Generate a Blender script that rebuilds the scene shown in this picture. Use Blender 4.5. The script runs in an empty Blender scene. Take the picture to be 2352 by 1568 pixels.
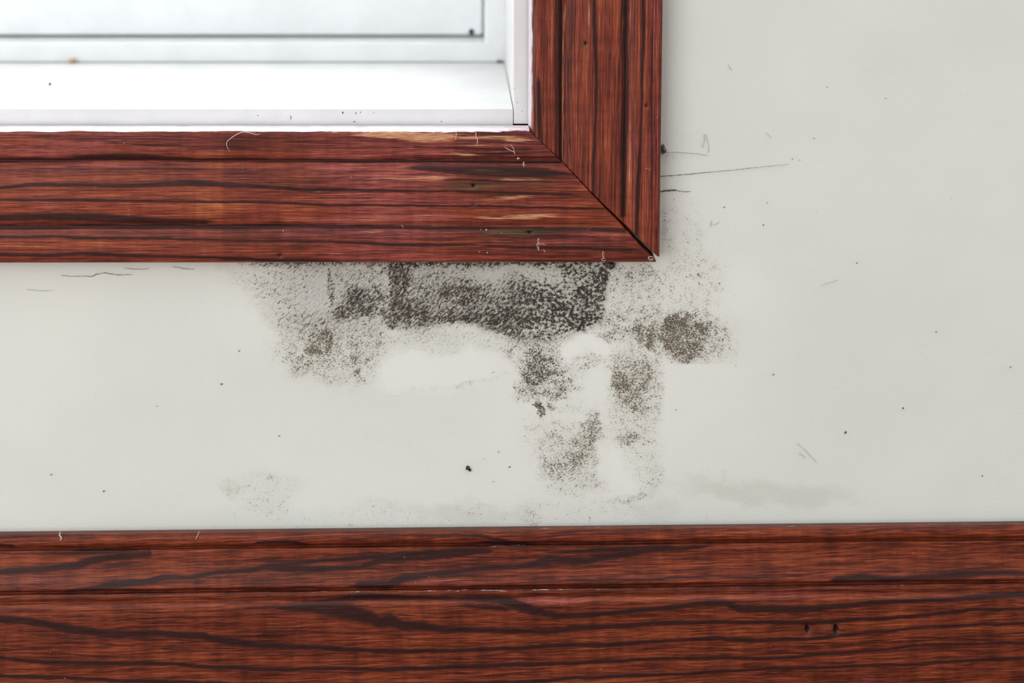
import bpy, math, random
import numpy as np
from mathutils import Vector

random.seed(4)
# ------------------------------------------------------------------ scale
# Authoring unit: one photo pixel on the wall plane = 0.25 mm.
S = 0.00025
D = 0.817                      # camera to wall
VX, VY = 1050.0, -409.0        # where the camera stands, straight in front of the wall
W, H = 2352.0, 1568.0
F = D / S
CX, CZ = (VX - W/2)*S, (H/2 - VY)*S

def P(x, y, d=0.0):
    """wall coordinate (x right, y down) carried to a layer d metres behind (+) or before (-) the plaster"""
    k = (D + d)/D
    return (CX + (x - VX)*S*k, d, CZ - (y - VY)*S*k)

def PX(x, y, d):               # numpy version
    k = (D + d)/D
    return np.stack([CX + (x - VX)*S*k, np.broadcast_to(d, np.shape(x)).astype(float), CZ - (y - VY)*S*k], -1)

sc = bpy.context.scene
col = sc.collection
cd = bpy.data.cameras.new('camera'); cam = bpy.data.objects.new('camera', cd); col.objects.link(cam)
cam.location = (CX, -D, CZ); cam.rotation_euler = (math.radians(90), 0, 0)
cd.sensor_width = 36; cd.lens = F/W*36
cd.shift_x = (W/2 - VX)/W; cd.shift_y = -(H/2 - VY)/W
cd.clip_start = 0.01
cd.dof.use_dof = True; cd.dof.focus_distance = D - 0.004; cd.dof.aperture_fstop = 3.4
sc.camera = cam

# light: even daylight of the room, a brighter opening on the left, the sky outside the window
EXPOSURE = 0.11
wd = bpy.data.worlds.new('world'); sc.world = wd; wd.use_nodes = True
wd.node_tree.nodes['Background'].inputs[0].default_value = (0.93, 0.97, 1.0, 1)
_w = wd.node_tree; _bg = _w.nodes['Background']
_tc = _w.nodes.new('ShaderNodeTexCoord'); _sx = _w.nodes.new('ShaderNodeSeparateXYZ'); _mr = _w.nodes.new('ShaderNodeMapRange')
_w.links.new(_tc.outputs['Generated'], _sx.inputs[0]); _w.links.new(_sx.outputs['Z'], _mr.inputs[0])   # brighter overhead (sky, pale ceiling), dimmer below
for _i, _v in ((1, -0.3), (2, 0.9), (3, 0.40), (4, 1.30)): _mr.inputs[_i].default_value = _v
_w.links.new(_mr.outputs[0], _bg.inputs[1])

def area(name, loc, target, sx, sy, power, colr):
    l = bpy.data.lights.new(name, 'AREA'); l.shape = 'RECTANGLE'; l.size = sx; l.size_y = sy
    l.energy = power; l.color = colr
    o = bpy.data.objects.new(name, l); col.objects.link(o); o.location = loc
    o.rotation_euler = (Vector(target) - Vector(loc)).to_track_quat('-Z', 'Y').to_euler()
    return o
area('room_daylight', (-1.5, -2.3, 0.55), (0, 0, -0.05), 1.8, 1.8, 40, (0.98, 0.99, 1.0))
area('sky_outside_window', (-0.35, 0.95, 0.95), (-0.3, 0.08, 0.12), 1.3, 1.0, 62, (0.97, 0.99, 1.0))
sc.view_settings.view_transform = 'Standard'; sc.view_settings.look = 'None'
sc.view_settings.exposure = EXPOSURE; sc.view_settings.gamma = 1.0
sc.view_settings.use_curve_mapping = False
sc.cycles.max_bounces = 8; sc.cycles.diffuse_bounces = 5

# ------------------------------------------------------------------ helpers
def lin(*c):
    o = []
    for v in c:
        v /= 255.0
        o.append(v/12.92 if v <= 0.04045 else ((v + 0.055)/1.055)**2.4)
    return (*o, 1.0)

def vnoise(x, y, seed=0):
    """value noise 0..1"""
    xi = np.floor(x).astype(np.int64); yi = np.floor(y).astype(np.int64)
    fx = x - xi; fy = y - yi; fx = fx*fx*(3 - 2*fx); fy = fy*fy*(3 - 2*fy)
    def h(a, b):
        n = (a*374761393 + b*668265263 + seed*1442695041) & 0x7fffffff
        n = ((n ^ (n >> 13))*1274126177) & 0x7fffffff
        return ((n ^ (n >> 16)) & 0xffff)/65535.0
    return ((h(xi, yi)*(1 - fx) + h(xi + 1, yi)*fx)*(1 - fy) + (h(xi, yi + 1)*(1 - fx) + h(xi + 1, yi + 1)*fx)*fy)

def fbm(x, y, seed=0, octv=4):
    s = 0; a = 0.5; t = 0
    for k in range(octv):
        s = s + a*vnoise(x*2**k, y*2**k, seed + k*17); t += a; a *= 0.5
    return s/t

def sstep(a, b, x):
    t = np.clip((x - a)/(b - a), 0, 1); return t*t*(3 - 2*t)

def spaced(stops):
    """stops: [(pos, spacing to next)...] -> coordinates"""
    out = []
    for (a, st), (b, _) in zip(stops[:-1], stops[1:]):
        n = max(1, int(round((b - a)/st)))
        out += list(a + (b - a)*np.arange(n)/n)
    out.append(stops[-1][0])
    return np.array(out, float)

def mesh_obj(name, verts, faces, mat, parent=None, attrs=None, smooth=True):
    me = bpy.data.meshes.new(name)
    me.from_pydata(verts if isinstance(verts, list) else verts.tolist(), [], faces)
    me.materials.append(mat)
    if smooth: me.shade_smooth()
    for k, a in (attrs or {}).items():
        a = np.asarray(a, dtype=np.float32)
        if a.ndim == 1:
            at = me.attributes.new(k, 'FLOAT', 'POINT'); at.data.foreach_set('value', a)
        else:
            at = me.attributes.new(k, 'FLOAT_VECTOR', 'POINT'); at.data.foreach_set('vector', a.ravel())
    me.update()
    o = bpy.data.objects.new(name, me); col.objects.link(o)
    if parent: o.parent = parent
    return o

def tag(o, label=None, cat=None, kind=None, group=None):
    if label: o['label'] = label
    if cat: o['category'] = cat
    if kind: o['kind'] = kind
    if group: o['group'] = group
    return o

def recalc(o):
    import bmesh
    bm = bmesh.new(); bm.from_mesh(o.data); bmesh.ops.recalc_face_normals(bm, faces=bm.faces); bm.to_mesh(o.data); bm.free()

def box(name, x0, x1, y0, y1, d0, d1, mat, parent=None, bev=0.0008, seg=3):
    """x,y measured on the front layer d0; the body runs straight back to d1"""
    a = P(x0, y0, d0); b = P(x1, y1, d0)
    vs = [(x, y, z) for y in (d0, d1) for z in (a[2], b[2]) for x in (a[0], b[0])]
    fs = [(0,1,3,2), (4,6,7,5), (0,4,5,1), (2,3,7,6), (0,2,6,4), (1,5,7,3)]
    o = mesh_obj(name, vs, fs, mat, parent, smooth=False)
    recalc(o)
    if bev:
        m = o.modifiers.new('bevel', 'BEVEL'); m.width = bev; m.segments = seg; m.harden_normals = True
    return o

# ------------------------------------------------------------------ materials
class NT:
    def __init__(s, name):
        s.m = bpy.data.materials.new(name); s.m.use_nodes = True
        s.t = s.m.node_tree; s.b = s.t.nodes['Principled BSDF']
    def n(s, typ, **kw):
        nd = s.t.nodes.new(typ)
        for k, v in kw.items(): setattr(nd, k, v)
        return nd
    def set(s, sock, v):
        if hasattr(v, 'is_output') or isinstance(v, bpy.types.NodeSocket): s.t.links.new(v, sock)
        else: sock.default_value = v
    def attr(s, name, vec=False):
        nd = s.n('ShaderNodeAttribute', attribute_name=name)
        return nd.outputs['Vector'] if vec else nd.outputs['Fac']
    def math(s, op, a, b=None, c=None, clamp=False):
        nd = s.n('ShaderNodeMath', operation=op, use_clamp=clamp)
        s.set(nd.inputs[0], a)
        if b is not None: s.set(nd.inputs[1], b)
        if c is not None: s.set(nd.inputs[2], c)
        return nd.outputs[0]
    def mapping(s, v, scale, rot=(0,0,0), loc=(0,0,0)):
        nd = s.n('ShaderNodeMapping'); s.set(nd.inputs[0], v)
        nd.inputs['Scale'].default_value = scale; nd.inputs['Rotation'].default_value = rot; nd.inputs['Location'].default_value = loc
        return nd.outputs[0]
    def noise(s, v, scale=1, detail=3, rough=0.55, dist=0.0):
        nd = s.n('ShaderNodeTexNoise'); s.set(nd.inputs['Vector'], v)
        nd.inputs['Scale'].default_value = scale; nd.inputs['Detail'].default_value = detail
        nd.inputs['Roughness'].default_value = rough; nd.inputs['Distortion'].default_value = dist
        return nd.outputs[0]
    def smooth(s, x, a, b, lo=0.0, hi=1.0):
        nd = s.n('ShaderNodeMapRange', interpolation_type='SMOOTHSTEP')
        s.set(nd.inputs[0], x); s.set(nd.inputs[1], a); s.set(nd.inputs[2], b); s.set(nd.inputs[3], lo); s.set(nd.inputs[4], hi)
        return nd.outputs[0]
    def mix(s, f, a, b, mode='MIX'):
        nd = s.n('ShaderNodeMix', data_type='RGBA', blend_type=mode)
        s.set(nd.inputs[0], f); s.set(nd.inputs[6], a); s.set(nd.inputs[7], b)
        return nd.outputs[2]
    def ramp(s, f, stops):
        nd = s.n('ShaderNodeValToRGB'); s.set(nd.inputs[0], f)
        cr = nd.color_ramp
        while len(cr.elements) < len(stops): cr.elements.new(0.5)
        for e, (p, c) in zip(cr.elements, stops): e.position = p; e.color = c
        return nd.outputs[0]
    def bump(s, h, strength, dist, normal=None):
        nd = s.n('ShaderNodeBump'); s.set(nd.inputs['Height'], h)
        nd.inputs['Strength'].default_value = strength; nd.inputs['Distance'].default_value = dist
        if normal is not None: s.set(nd.inputs['Normal'], normal)
        return nd.outputs[0]
    def out(s, colr, rough=0.5, spec=0.4, normal=None):
        s.set(s.b.inputs['Base Color'], colr); s.set(s.b.inputs['Roughness'], rough)
        s.set(s.b.inputs['Specular IOR Level'], spec)
        if normal is not None: s.set(s.b.inputs['Normal'], normal)
        return s.m

def wood_material(name, fine=(1/150, 1/3.0), hi=lin(200, 118, 78), dim=1.0, spec=0.16, warm=False):
    t = NT(name); g = t.attr('grain', True)
    nf = t.noise(t.mapping(g, (fine[0], fine[1], 1)), 1, 3, 0.6)
    nm = t.noise(t.mapping(g, (1/420, 1/15, 1), loc=(3.1, 7.7, 0)), 1, 4, 0.6)
    npz = t.noise(t.mapping(g, (1/34, 1/1.7, 1), loc=(9, 2, 0)), 1, 2, 0.6)
    nr = t.noise(t.mapping(g, (1/26, 1/150, 1), loc=(5, 1, 0)), 1, 3, 0.6)      # ripple across the board
    nl = t.noise(t.mapping(g, (1/260, 1/60, 1), loc=(1, 12, 0)), 1, 3, 0.5)
    f = t.math('MULTIPLY_ADD', nf, 0.60, t.math('MULTIPLY_ADD', nm, 0.42, t.math('MULTIPLY_ADD', npz, 0.30, -0.18)))
    f = t.math('MULTIPLY_ADD', nr, 0.16, f)
    f = t.math('ADD', f, t.math('MULTIPLY_ADD', t.attr('tone'), 0.34, -0.20))
    c = t.ramp(f, [(0.28, lin(52, 27, 24)), (0.42, lin(88, 40, 32)), (0.53, lin(122, 55, 41)), (0.63, lin(146, 72, 48)), (0.76, lin(188, 112, 70))])
    if warm: c = t.ramp(f, [(0.30, lin(40, 20, 15)), (0.43, lin(82, 34, 23)), (0.53, lin(118, 52, 33)), (0.63, lin(144, 70, 42)), (0.76, lin(180, 98, 58))])
    plum = t.ramp(f, [(0.30, lin(48, 25, 29)), (0.45, lin(98, 46, 44)), (0.56, lin(142, 68, 60)), (0.76, lin(186, 112, 94))])
    c = t.mix(t.smooth(t.math('ADD', t.math('SUBTRACT', nl, 0.5), t.attr('plum')), 0.38, 0.62), c, plum)
    ncl = t.noise(t.mapping(g, (1/72, 1/1.6, 1), loc=(19, 2, 0)), 1, 2, 0.6)
    rag = t.math('ADD', t.math('MULTIPLY', t.math('SUBTRACT', nf, 0.5), 1.0), t.math('MULTIPLY', t.math('SUBTRACT', ncl, 0.5), 1.3))
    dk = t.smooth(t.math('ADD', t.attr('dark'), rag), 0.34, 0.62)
    # small pores everywhere
    pores = t.smooth(t.math('MULTIPLY_ADD', ncl, 0.65, t.math('MULTIPLY', nf, 0.35)), 0.455, 0.375, 0, 0.80)
    lights = t.smooth(t.math('MULTIPLY_ADD', ncl, 0.6, t.math('MULTIPLY', nf, 0.4)), 0.56, 0.66, 0, 0.5)
    c = t.mix(lights, c, hi)
    c = t.mix(pores, c, lin(52, 26, 25))
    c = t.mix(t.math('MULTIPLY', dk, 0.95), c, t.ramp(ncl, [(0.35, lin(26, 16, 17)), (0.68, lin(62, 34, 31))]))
    lt = t.smooth(t.math('ADD', t.attr('bare'), rag), 0.38, 0.66)
    c = t.mix(t.math('MULTIPLY', lt, 0.85), c, t.ramp(npz, [(0.35, lin(166, 104, 68)), (0.62, lin(222, 174, 132))]))
    ol = t.smooth(t.math('ADD', t.attr('olive'), rag), 0.3, 0.8)
    c = t.mix(t.math('MULTIPLY', ol, 0.75), c, t.ramp(nf, [(0.35, lin(48, 38, 30)), (0.65, lin(104, 76, 50))]))
    hole = t.smooth(t.attr('hole'), 0.35, 0.7)
    c = t.mix(hole, c, lin(16, 11, 11))
    # dried paint along the inner edge; on the baseboard, dust and painted highlight
    npn = t.noise(t.mapping(g, (1/40, 1/4, 1), loc=(2, 5, 0)), 1, 4, 0.7)
    wt = t.smooth(t.math('ADD', t.attr('paint'), t.math('MULTIPLY', t.math('SUBTRACT', npn, 0.5), 2.4)), 0.42, 0.58)
    wt = t.math('MULTIPLY', wt, t.smooth(t.attr('paint'), 0.04, 0.12))
    pc = t.ramp(npz, [(0.3, lin(214, 176, 184)), (0.5, lin(236, 226, 232)), (0.7, lin(244, 242, 246))])
    c = t.mix(wt, c, pc)
    # settled dust specks
    vo = t.n('ShaderNodeTexVoronoi'); t.set(vo.inputs['Vector'], t.mapping(g, (1/30, 1/30, 1)))
    vo.inputs['Scale'].default_value = 1
    sep = t.n('ShaderNodeSeparateColor'); t.set(sep.inputs[0], vo.outputs['Color'])
    sp = t.math('MULTIPLY', t.smooth(vo.outputs['Distance'], 0.05, 0.02), t.math('GREATER_THAN', sep.outputs[0], 0.80))
    c = t.mix(t.math('MULTIPLY', sp, 0.75), c, lin(205, 176, 158))
    if dim != 1.0: c = t.mix(1.0, c, (dim, dim, dim, 1), 'MULTIPLY')
    h = t.math('ADD', t.math('MULTIPLY', nf, 0.6), t.math('MULTIPLY', npz, 0.4))
    h = t.math('SUBTRACT', h, t.math('MULTIPLY', dk, 0.25))
    rough = t.math('MULTIPLY_ADD', wt, 0.25, t.math('MULTIPLY_ADD', nf, 0.2, 0.34))
    return t.out(c, rough, spec, t.bump(h, 0.30, 0.0005))

def paint_material(name, c0, c1, rough=0.4, mottled=0.0):
    t = NT(name)
    tc = t.n('ShaderNodeTexCoord').outputs['Object']
    n1 = t.noise(tc, 35, 4, 0.6); n2 = t.noise(tc, 900, 3, 0.6)
    c = t.mix(t.smooth(n1, 0.35, 0.65), c0, c1)
    dots = t.smooth(t.noise(tc, 1300, 2, 0.5), 0.735, 0.76, 0, 1)
    c = t.mix(t.math('MULTIPLY', dots, mottled), c, lin(112, 96, 84))
    return t.out(c, rough, 0.4, t.bump(n2, 0.08, 0.0003))

def plain(name, c, rough=0.6, vary=0.25, sc_=1500):
    t = NT(name); tc = t.n('ShaderNodeTexCoord').outputs['Object']
    n = t.noise(tc, sc_, 3, 0.6)
    dark = tuple(v*(1 - vary) for v in c[:3]) + (1,)
    return t.out(t.mix(t.smooth(n, 0.35, 0.65), dark, c), rough, 0.3, t.bump(n, 0.3, 0.0003))

def wall_material():
    t = NT('stained_wall_paint'); g = t.attr('grain', True)
    lo = t.noise(t.mapping(g, (1/700, 1/500, 1)), 1, 3, 0.5)
    mid = t.noise(t.mapping(g, (1/90, 1/60, 1)), 1, 4, 0.6)
    base = t.mix(t.smooth(lo, 0.35, 0.65), lin(205, 207, 200), lin(211, 212, 205))
    base = t.mix(t.math('MULTIPLY', t.smooth(mid, 0.5, 0.75), 0.35), base, lin(205, 208, 200))
    base = t.mix(t.attr('clean'), base, lin(217, 218, 211))
    base = t.mix(t.math('MULTIPLY', t.attr('grime'), t.smooth(t.noise(t.mapping(g, (1/60, 1/30, 1), rot=(0, 0, 0.5)), 1, 5, 0.6), -0.3, 0.75)), base, lin(140, 143, 122))
    # mould specks: isotropic pepper or slanting crust
    def rotscale(sx, sy, rot, loc=(0, 0, 0)): return t.mapping(t.mapping(g, (1, 1, 1), rot=(0, 0, rot)), (sx, sy, 1), loc=loc)
    iso = t.noise(t.mapping(g, (1/8.5, 1/7.0, 1), loc=(4, 4, 0)), 1, 4, 0.62)
    fine = t.noise(rotscale(1/4.6, 1/3.2, 0.5, (14, 4, 0)), 1, 4, 0.72)
    clot = t.noise(t.mapping(g, (1/16, 1/16, 1), loc=(8, 1, 0)), 1, 4, 0.65)
    dia = t.noise(rotscale(1/11, 1/5.0, 0.75), 1, 4, 0.70, 0.6)
    pepper = t.math('MULTIPLY_ADD', fine, 0.68, t.math('MULTIPLY', clot, 0.32))
    coarse = t.math('MULTIPLY_ADD', iso, 0.75, t.math('MULTIPLY', fine, 0.25))
    m1 = t.n('ShaderNodeMix', data_type='FLOAT'); t.set(m1.inputs[0], t.attr('coarse')); t.set(m1.inputs[2], pepper); t.set(m1.inputs[3], coarse)
    diaf = t.math('MULTIPLY_ADD', dia, 0.62, t.math('MULTIPLY', fine, 0.38))
    m = t.n('ShaderNodeMix', data_type='FLOAT'); t.set(m.inputs[0], t.attr('diag')); t.set(m.inputs[2], m1.outputs[0]); t.set(m.inputs[3], diaf)
    n = t.math('MULTIPLY_ADD', m.outputs[0], 1.35, -0.175)
    d = t.attr('mould')
    dd = t.math('MULTIPLY_ADD', t.math('SUBTRACT', t.noise(t.mapping(g, (1/38, 1/38, 1)), 1, 4, 0.6), 0.5), t.math('MULTIPLY', d, 0.9), d)
    thr = t.math('MULTIPLY_ADD', dd, -0.25, 0.70)
    sp = t.smooth(n, t.math('SUBTRACT', thr, 0.03), t.math('ADD', thr, 0.075))
    sp2 = t.math('MULTIPLY', t.smooth(n, t.math('SUBTRACT', thr, 0.13), t.math('ADD', thr, 0.01)), t.math('MULTIPLY', d, 0.85, clamp=True))
    tone = t.attr('tone')
    black = t.mix(t.smooth(clot, 0.4, 0.6), lin(18, 16, 16), lin(48, 41, 35))
    brown = t.mix(t.smooth(clot, 0.4, 0.6), lin(52, 44, 32), lin(98, 86, 66))
    mc = t.mix(tone, black, brown)
    haze = t.math('MULTIPLY', d, 0.26, clamp=True)
    base = t.mix(haze, base, lin(152, 147, 134))
    rust = t.smooth(t.math('ADD', t.attr('rust'), t.math('SUBTRACT', iso, 0.5)), 0.35, 0.7)
    base = t.mix(t.math('MULTIPLY', rust, 0.6), base, lin(150, 108, 78))
    base = t.mix(sp2, base, lin(166, 160, 146)); c = t.mix(t.math('MULTIPLY', sp, 0.93), base, mc)
    hb = t.noise(t.mapping(g, (1/6.5, 1/6.5, 1)), 1, 3, 0.6)
    b1 = t.bump(hb, 0.35, 0.0004)
    ch = t.math('MULTIPLY', t.math('SUBTRACT', 1.0, n), t.attr('crust'))
    b2 = t.bump(ch, 0.75, 0.0022, b1)
    return t.out(c, 0.62, 0.3, b2)

M_wall = wall_material()
M_casing = wood_material('red_stained_oak_casing', dim=0.90)
M_upright = wood_material('red_stained_oak_upright', fine=(1/260, 1/3.4), dim=0.90)
M_base = wood_material('red_stained_oak_baseboard', fine=(1/110, 1/3.6), hi=lin(182, 96, 56), dim=0.84, warm=True)
M_jamb = paint_material('ivory_jamb_paint', lin(204, 203, 202), lin(210, 209, 208), 0.5, 0.5)
M_vinyl = paint_material('white_sash_vinyl', lin(212, 214, 215), lin(218, 220, 221), 0.3, 0.0)
M_gasket = plain('grey_weatherstrip', lin(116, 122, 116), 0.8)
M_caulk = plain('grey_caulk', lin(150, 154, 150), 0.8)
M_dirt = plain('dark_dirt', lin(58, 50, 44), 0.9)
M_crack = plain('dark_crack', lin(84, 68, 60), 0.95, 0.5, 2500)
M_pencil = plain('grey_pencil', lin(168, 167, 160), 0.9)
M_thread = plain('pale_fibre', lin(232, 214, 220), 0.7, 0.1)
M_crumb = plain('tan_crumb', lin(214, 172, 138), 0.8)
M_splinter = plain('pink_splinter', lin(168, 118, 110), 0.6)
M_fluff = plain('grey_cobweb', lin(186, 172, 160), 0.9)
M_spotB = plain('brown_spot', lin(116, 88, 62), 0.9)
M_sap = plain('dried_clear_drip', lin(196, 168, 158), 0.35)
tg = NT('window_glass'); tg.b.inputs['Transmission Weight'].default_value = 1; tg.b.inputs['IOR'].default_value = 1.45
M_glass = tg.out((0.96, 0.98, 0.98, 1), 0.0, 0.5)
tf = NT('floor_boards'); _o = tf.n('ShaderNodeTexCoord').outputs['Object']
M_floor = tf.out(tf.mix(tf.noise(tf.mapping(_o, (2, 30, 1)), 3, 4), lin(120, 84, 60), lin(160, 118, 86)), 0.45, 0.4)

# ------------------------------------------------------------------ the plastered wall
HX0, HX1, HY0, HY1 = -2900, 1222, -3000, 304          # rough window opening
xs = spaced([(-4600, 220), (HX0, 150), (-200, 12), (440, 3.2), (1225, 3.2), (1690, 8), (2500, 60), (2800, 250), (5400, 0)])
ys = spaced([(-4400, 220), (HY0, 150), (-60, 10), (HY1, 10), (560, 3.2), (1225, 12), (1300, 90), (1760, 0)])
xs[np.argmin(abs(xs - HX1))] = HX1; ys[np.argmin(abs(ys - HY1))] = HY1
xs[np.argmin(abs(xs - HX0))] = HX0; ys[np.argmin(abs(ys - HY0))] = HY0
X, Y = np.meshgrid(xs, ys)
wx = X + 26*(fbm(X/45, Y/45, 3) - .5)*2 + 9*(fbm(X/10, Y/10, 33) - .5)*2
wy = Y + 22*(fbm(X/45, Y/45, 9) - .5)*2 + 9*(fbm(X/10, Y/10, 39) - .5)*2

def blob(cx, cy, rx, ry, s, ang=0.0, soft=0.9, warp=1.0):
    x = X + (wx - X)*warp - cx; y = Y + (wy - Y)*warp - cy
    a = math.radians(ang); u = x*math.cos(a) + y*math.sin(a); v = -x*math.sin(a) + y*math.cos(a)
    r = np.sqrt((u/rx)**2 + (v/ry)**2)
    return s*sstep(1 + soft*0.5, 1 - soft*0.5, r)

def inside(poly, soft=14, warp=1.0):
    """signed-distance fill of a closed outline"""
    x = X + (wx - X)*warp; y = Y + (wy - Y)*warp
    p = np.array(poly, float); q = np.roll(p, -1, 0)
    dmin = np.full(X.shape, 1e9); ins = np.zeros(X.shape, bool)
    for (ax, ay), (bx, by) in zip(p, q):
        ex, ey = bx - ax, by - ay; t = np.clip(((x - ax)*ex + (y - ay)*ey)/(ex*ex + ey*ey + 1e-9), 0, 1)
        dmin = np.minimum(dmin, np.hypot(x - ax - t*ex, y - ay - t*ey))
        c = ((ay > y) != (by > y)) & (x < (bx - ax)*(y - ay)/((by - ay) or 1e-9) + ax)
        ins ^= c
    sd = np.where(ins, dmin, -dmin)
    return sstep(-soft, soft, sd)

mould = np.zeros(X.shape)
def add(f):
    global mould
    mould = np.maximum(mould, f) + 0.25*np.minimum(mould, f)
def sub(f):
    global mould
    mould = mould*(1 - f)
band = inside([(893, 596), (1392, 596), (1392, 690), (1385, 745), (1330, 772), (1260, 784), (1190, 785), (1120, 765), (1085, 748), (1040, 742), (975, 756), (925, 756), (890, 745)], 10, 0.45)
add(0.60*band)
add(blob(915, 655, 28, 85, .86, 6, 1.0)); add(blob(925, 725, 50, 28, .78)); add(blob(905, 620, 35, 16, .95))
add(blob(1060, 665, 50, 45, .76)); add(blob(985, 690, 75, 55, .66)); add(blob(1130, 690, 80, 40, .62)); add(blob(1020, 728, 90, 18, .78, 3))
add(blob(1150, 745, 75, 26, .86, 14)); add(blob(1185, 735, 30, 32, .86)); add(blob(1250, 715, 110, 38, .74))
add(blob(1355, 690, 32, 52, 1.0, 8)); add(blob(1338, 742, 34, 32, .92)); add(blob(1372, 640, 22, 34, .9, 10)); add(blob(1322, 622, 32, 13, .8))
add(blob(1300, 740, 90, 30, .7)); add(blob(1240, 670, 80, 40, .64))
sub(blob(1180, 622, 120, 12, .34)); sub(blob(1110, 640, 50, 22, .2)); sub(blob(1270, 640, 40, 14, .35))
left = inside([(470, 606), (890, 606), (892, 880), (820, 892), (760, 885), (690, 862), (640, 828), (610, 770), (590, 715), (540, 668)], 22)
add(0.36*left); add(blob(640, 655, 90, 40, .42)); add(blob(700, 620, 80, 14, .45))
add(0.52*inside([(758, 612), (890, 612), (892, 742), (758, 726)], 16)); add(blob(838, 700, 66, 32, .78, -20)); add(blob(757, 660, 9, 44, .74, -3, .8, .5)); add(blob(815, 680, 34, 18, .62))
add(blob(735, 790, 40, 46, .66)); add(blob(718, 785, 100, 85, .48)); add(blob(822, 830, 14, 48, .58, -3, 1, .6)); add(blob(820, 790, 75, 90, .46))
add(blob(700, 842, 60, 16, .42, 20)); add(blob(800, 872, 70, 12, .36)); add(blob(700, 735, 90, 20, .30, -20)); add(blob(640, 690, 60, 40, .25, 40))
add(blob(1030, 785, 190, 40, .38, 2)); add(blob(960, 770, 70, 20, .42)); sub(blob(1010, 850, 150, 38, .9, -8, .5))
add(blob(1200, 795, 60, 18, .42)); add(blob(1061, 880, 22, 8, .42)); add(blob(1110, 868, 60, 5, .27, -12)); add(blob(960, 895, 70, 6, .2, -8))
# right of the band
add(inside([(1385, 606), (1525, 606), (1525, 800), (1385, 800)], 20)*0.46); add(blob(1590, 650, 90, 70, .36)); add(blob(1300, 785, 120, 20, .46)); add(blob(1480, 765, 36, 30, .62)); add(blob(1430, 640, 50, 26, .40)); add(blob(1480, 735, 40, 36, .50)); add(blob(1490, 778, 44, 16, .68)); add(blob(1415, 770, 34, 18, .55)); add(blob(1410, 725, 36, 24, .52))
add(blob(1475, 625, 50, 20, .40)); add(blob(1620, 620, 60, 50, .22))
rb = inside([(1521, 742), (1540, 725), (1610, 722), (1640, 760), (1625, 810), (1590, 835), (1545, 828), (1522, 800)], 13, .8)
add(rb*0.76); add(blob(1590, 775, 92, 72, .56)); add(blob(1600, 770, 110, 88, .30)); add(blob(1541, 765, 20, 36, .85, 0, .6, .5)); sub(blob(1600, 742, 22, 12, .3))
# middle blob and drips
add(blob(1245, 835, 62, 40, .70)); add(blob(1225, 850, 40, 40, .70)); add(blob(1262, 895, 58, 38, .62)); add(blob(1237, 940, 16, 14, .9)); add(blob(1290, 920, 34, 14, .60, -35)); add(blob(1200, 885, 24, 36, .52)); add(blob(1310, 880, 30, 30, .52))
add(blob(1205, 905, 34, 30, .34)); add(blob(1330, 840, 40, 30, .40)); add(blob(1380, 832, 48, 16, .45, -20)); add(blob(1230, 800, 90, 22, .35))
add(inside([(1400, 800), (1522, 800), (1522, 1140), (1470, 1150), (1400, 1010)], 18, .55)*0.34)
add(blob(1455, 865, 55, 50, .58)); add(blob(1430, 880, 26, 26, .66)); add(blob(1452, 925, 32, 38, .60)); add(blob(1440, 1006, 36, 22, .58)); add(blob(1450, 820, 40, 30, .48))
add(blob(1355, 985, 26, 60, .58, 6)); add(blob(1340, 1060, 40, 56, .50)); add(blob(1290, 1030, 74, 60, .40)); add(blob(1285, 1075, 50, 36, .50)); add(blob(1255, 1070, 20, 20, .5)); add(blob(1300, 985, 80, 40, .28))
add(blob(1330, 1120, 80, 20, .42)); add(blob(1300, 1000, 110, 90, .34)); add(blob(1460, 960, 60, 90, .40)); add(blob(1500, 870, 26, 70, .44)); add(blob(1450, 1136, 34, 14, .52, -20)); add(blob(1415, 1152, 40, 8, .42)); add(blob(1500, 1090, 30, 40, .36)); add(blob(1370, 1110, 30, 22, .36))
sub(blob(1345, 795, 46, 18, .96, 0, .6)); sub(blob(1370, 890, 36, 44, .72)); sub(blob(1410, 1080, 34, 44, .65)); sub(blob(1310, 960, 50, 9, .4))
mould *= np.where((X > 1523) & (Y > 838), sstep(1533, 1523, X + 4*(fbm(X/9, Y/9, 5) - .5)), 1)
# smaller patches
add(blob(535, 1126, 30, 22, .46)); add(blob(625, 1112, 75, 34, .31)); add(blob(612, 1158, 60, 24, .34)); add(blob(640, 1092, 20, 10, .4))
add(blob(870, 1160, 50, 22, .26)); add(blob(1080, 1166, 46, 22, .30)); add(blob(1215, 1190, 30, 14, .42))
add(blob(1000, 1195, 620, 30, .22)); add(blob(1350, 1165, 190, 22, .24))
add(blob(1545, 512, 24, 66, .30, 4)); add(blob(1592, 535, 30, 36, .34)); add(blob(1570, 470, 40, 40, .2)); add(blob(1600, 590, 40, 34, .29)); add(blob(1548, 590, 26, 50, .32)); add(blob(1530, 530, 10, 80, .38)); add(blob(1560, 330, 60, 30, .14)); add(blob(1534, 352, 16, 16, .30))
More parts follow.
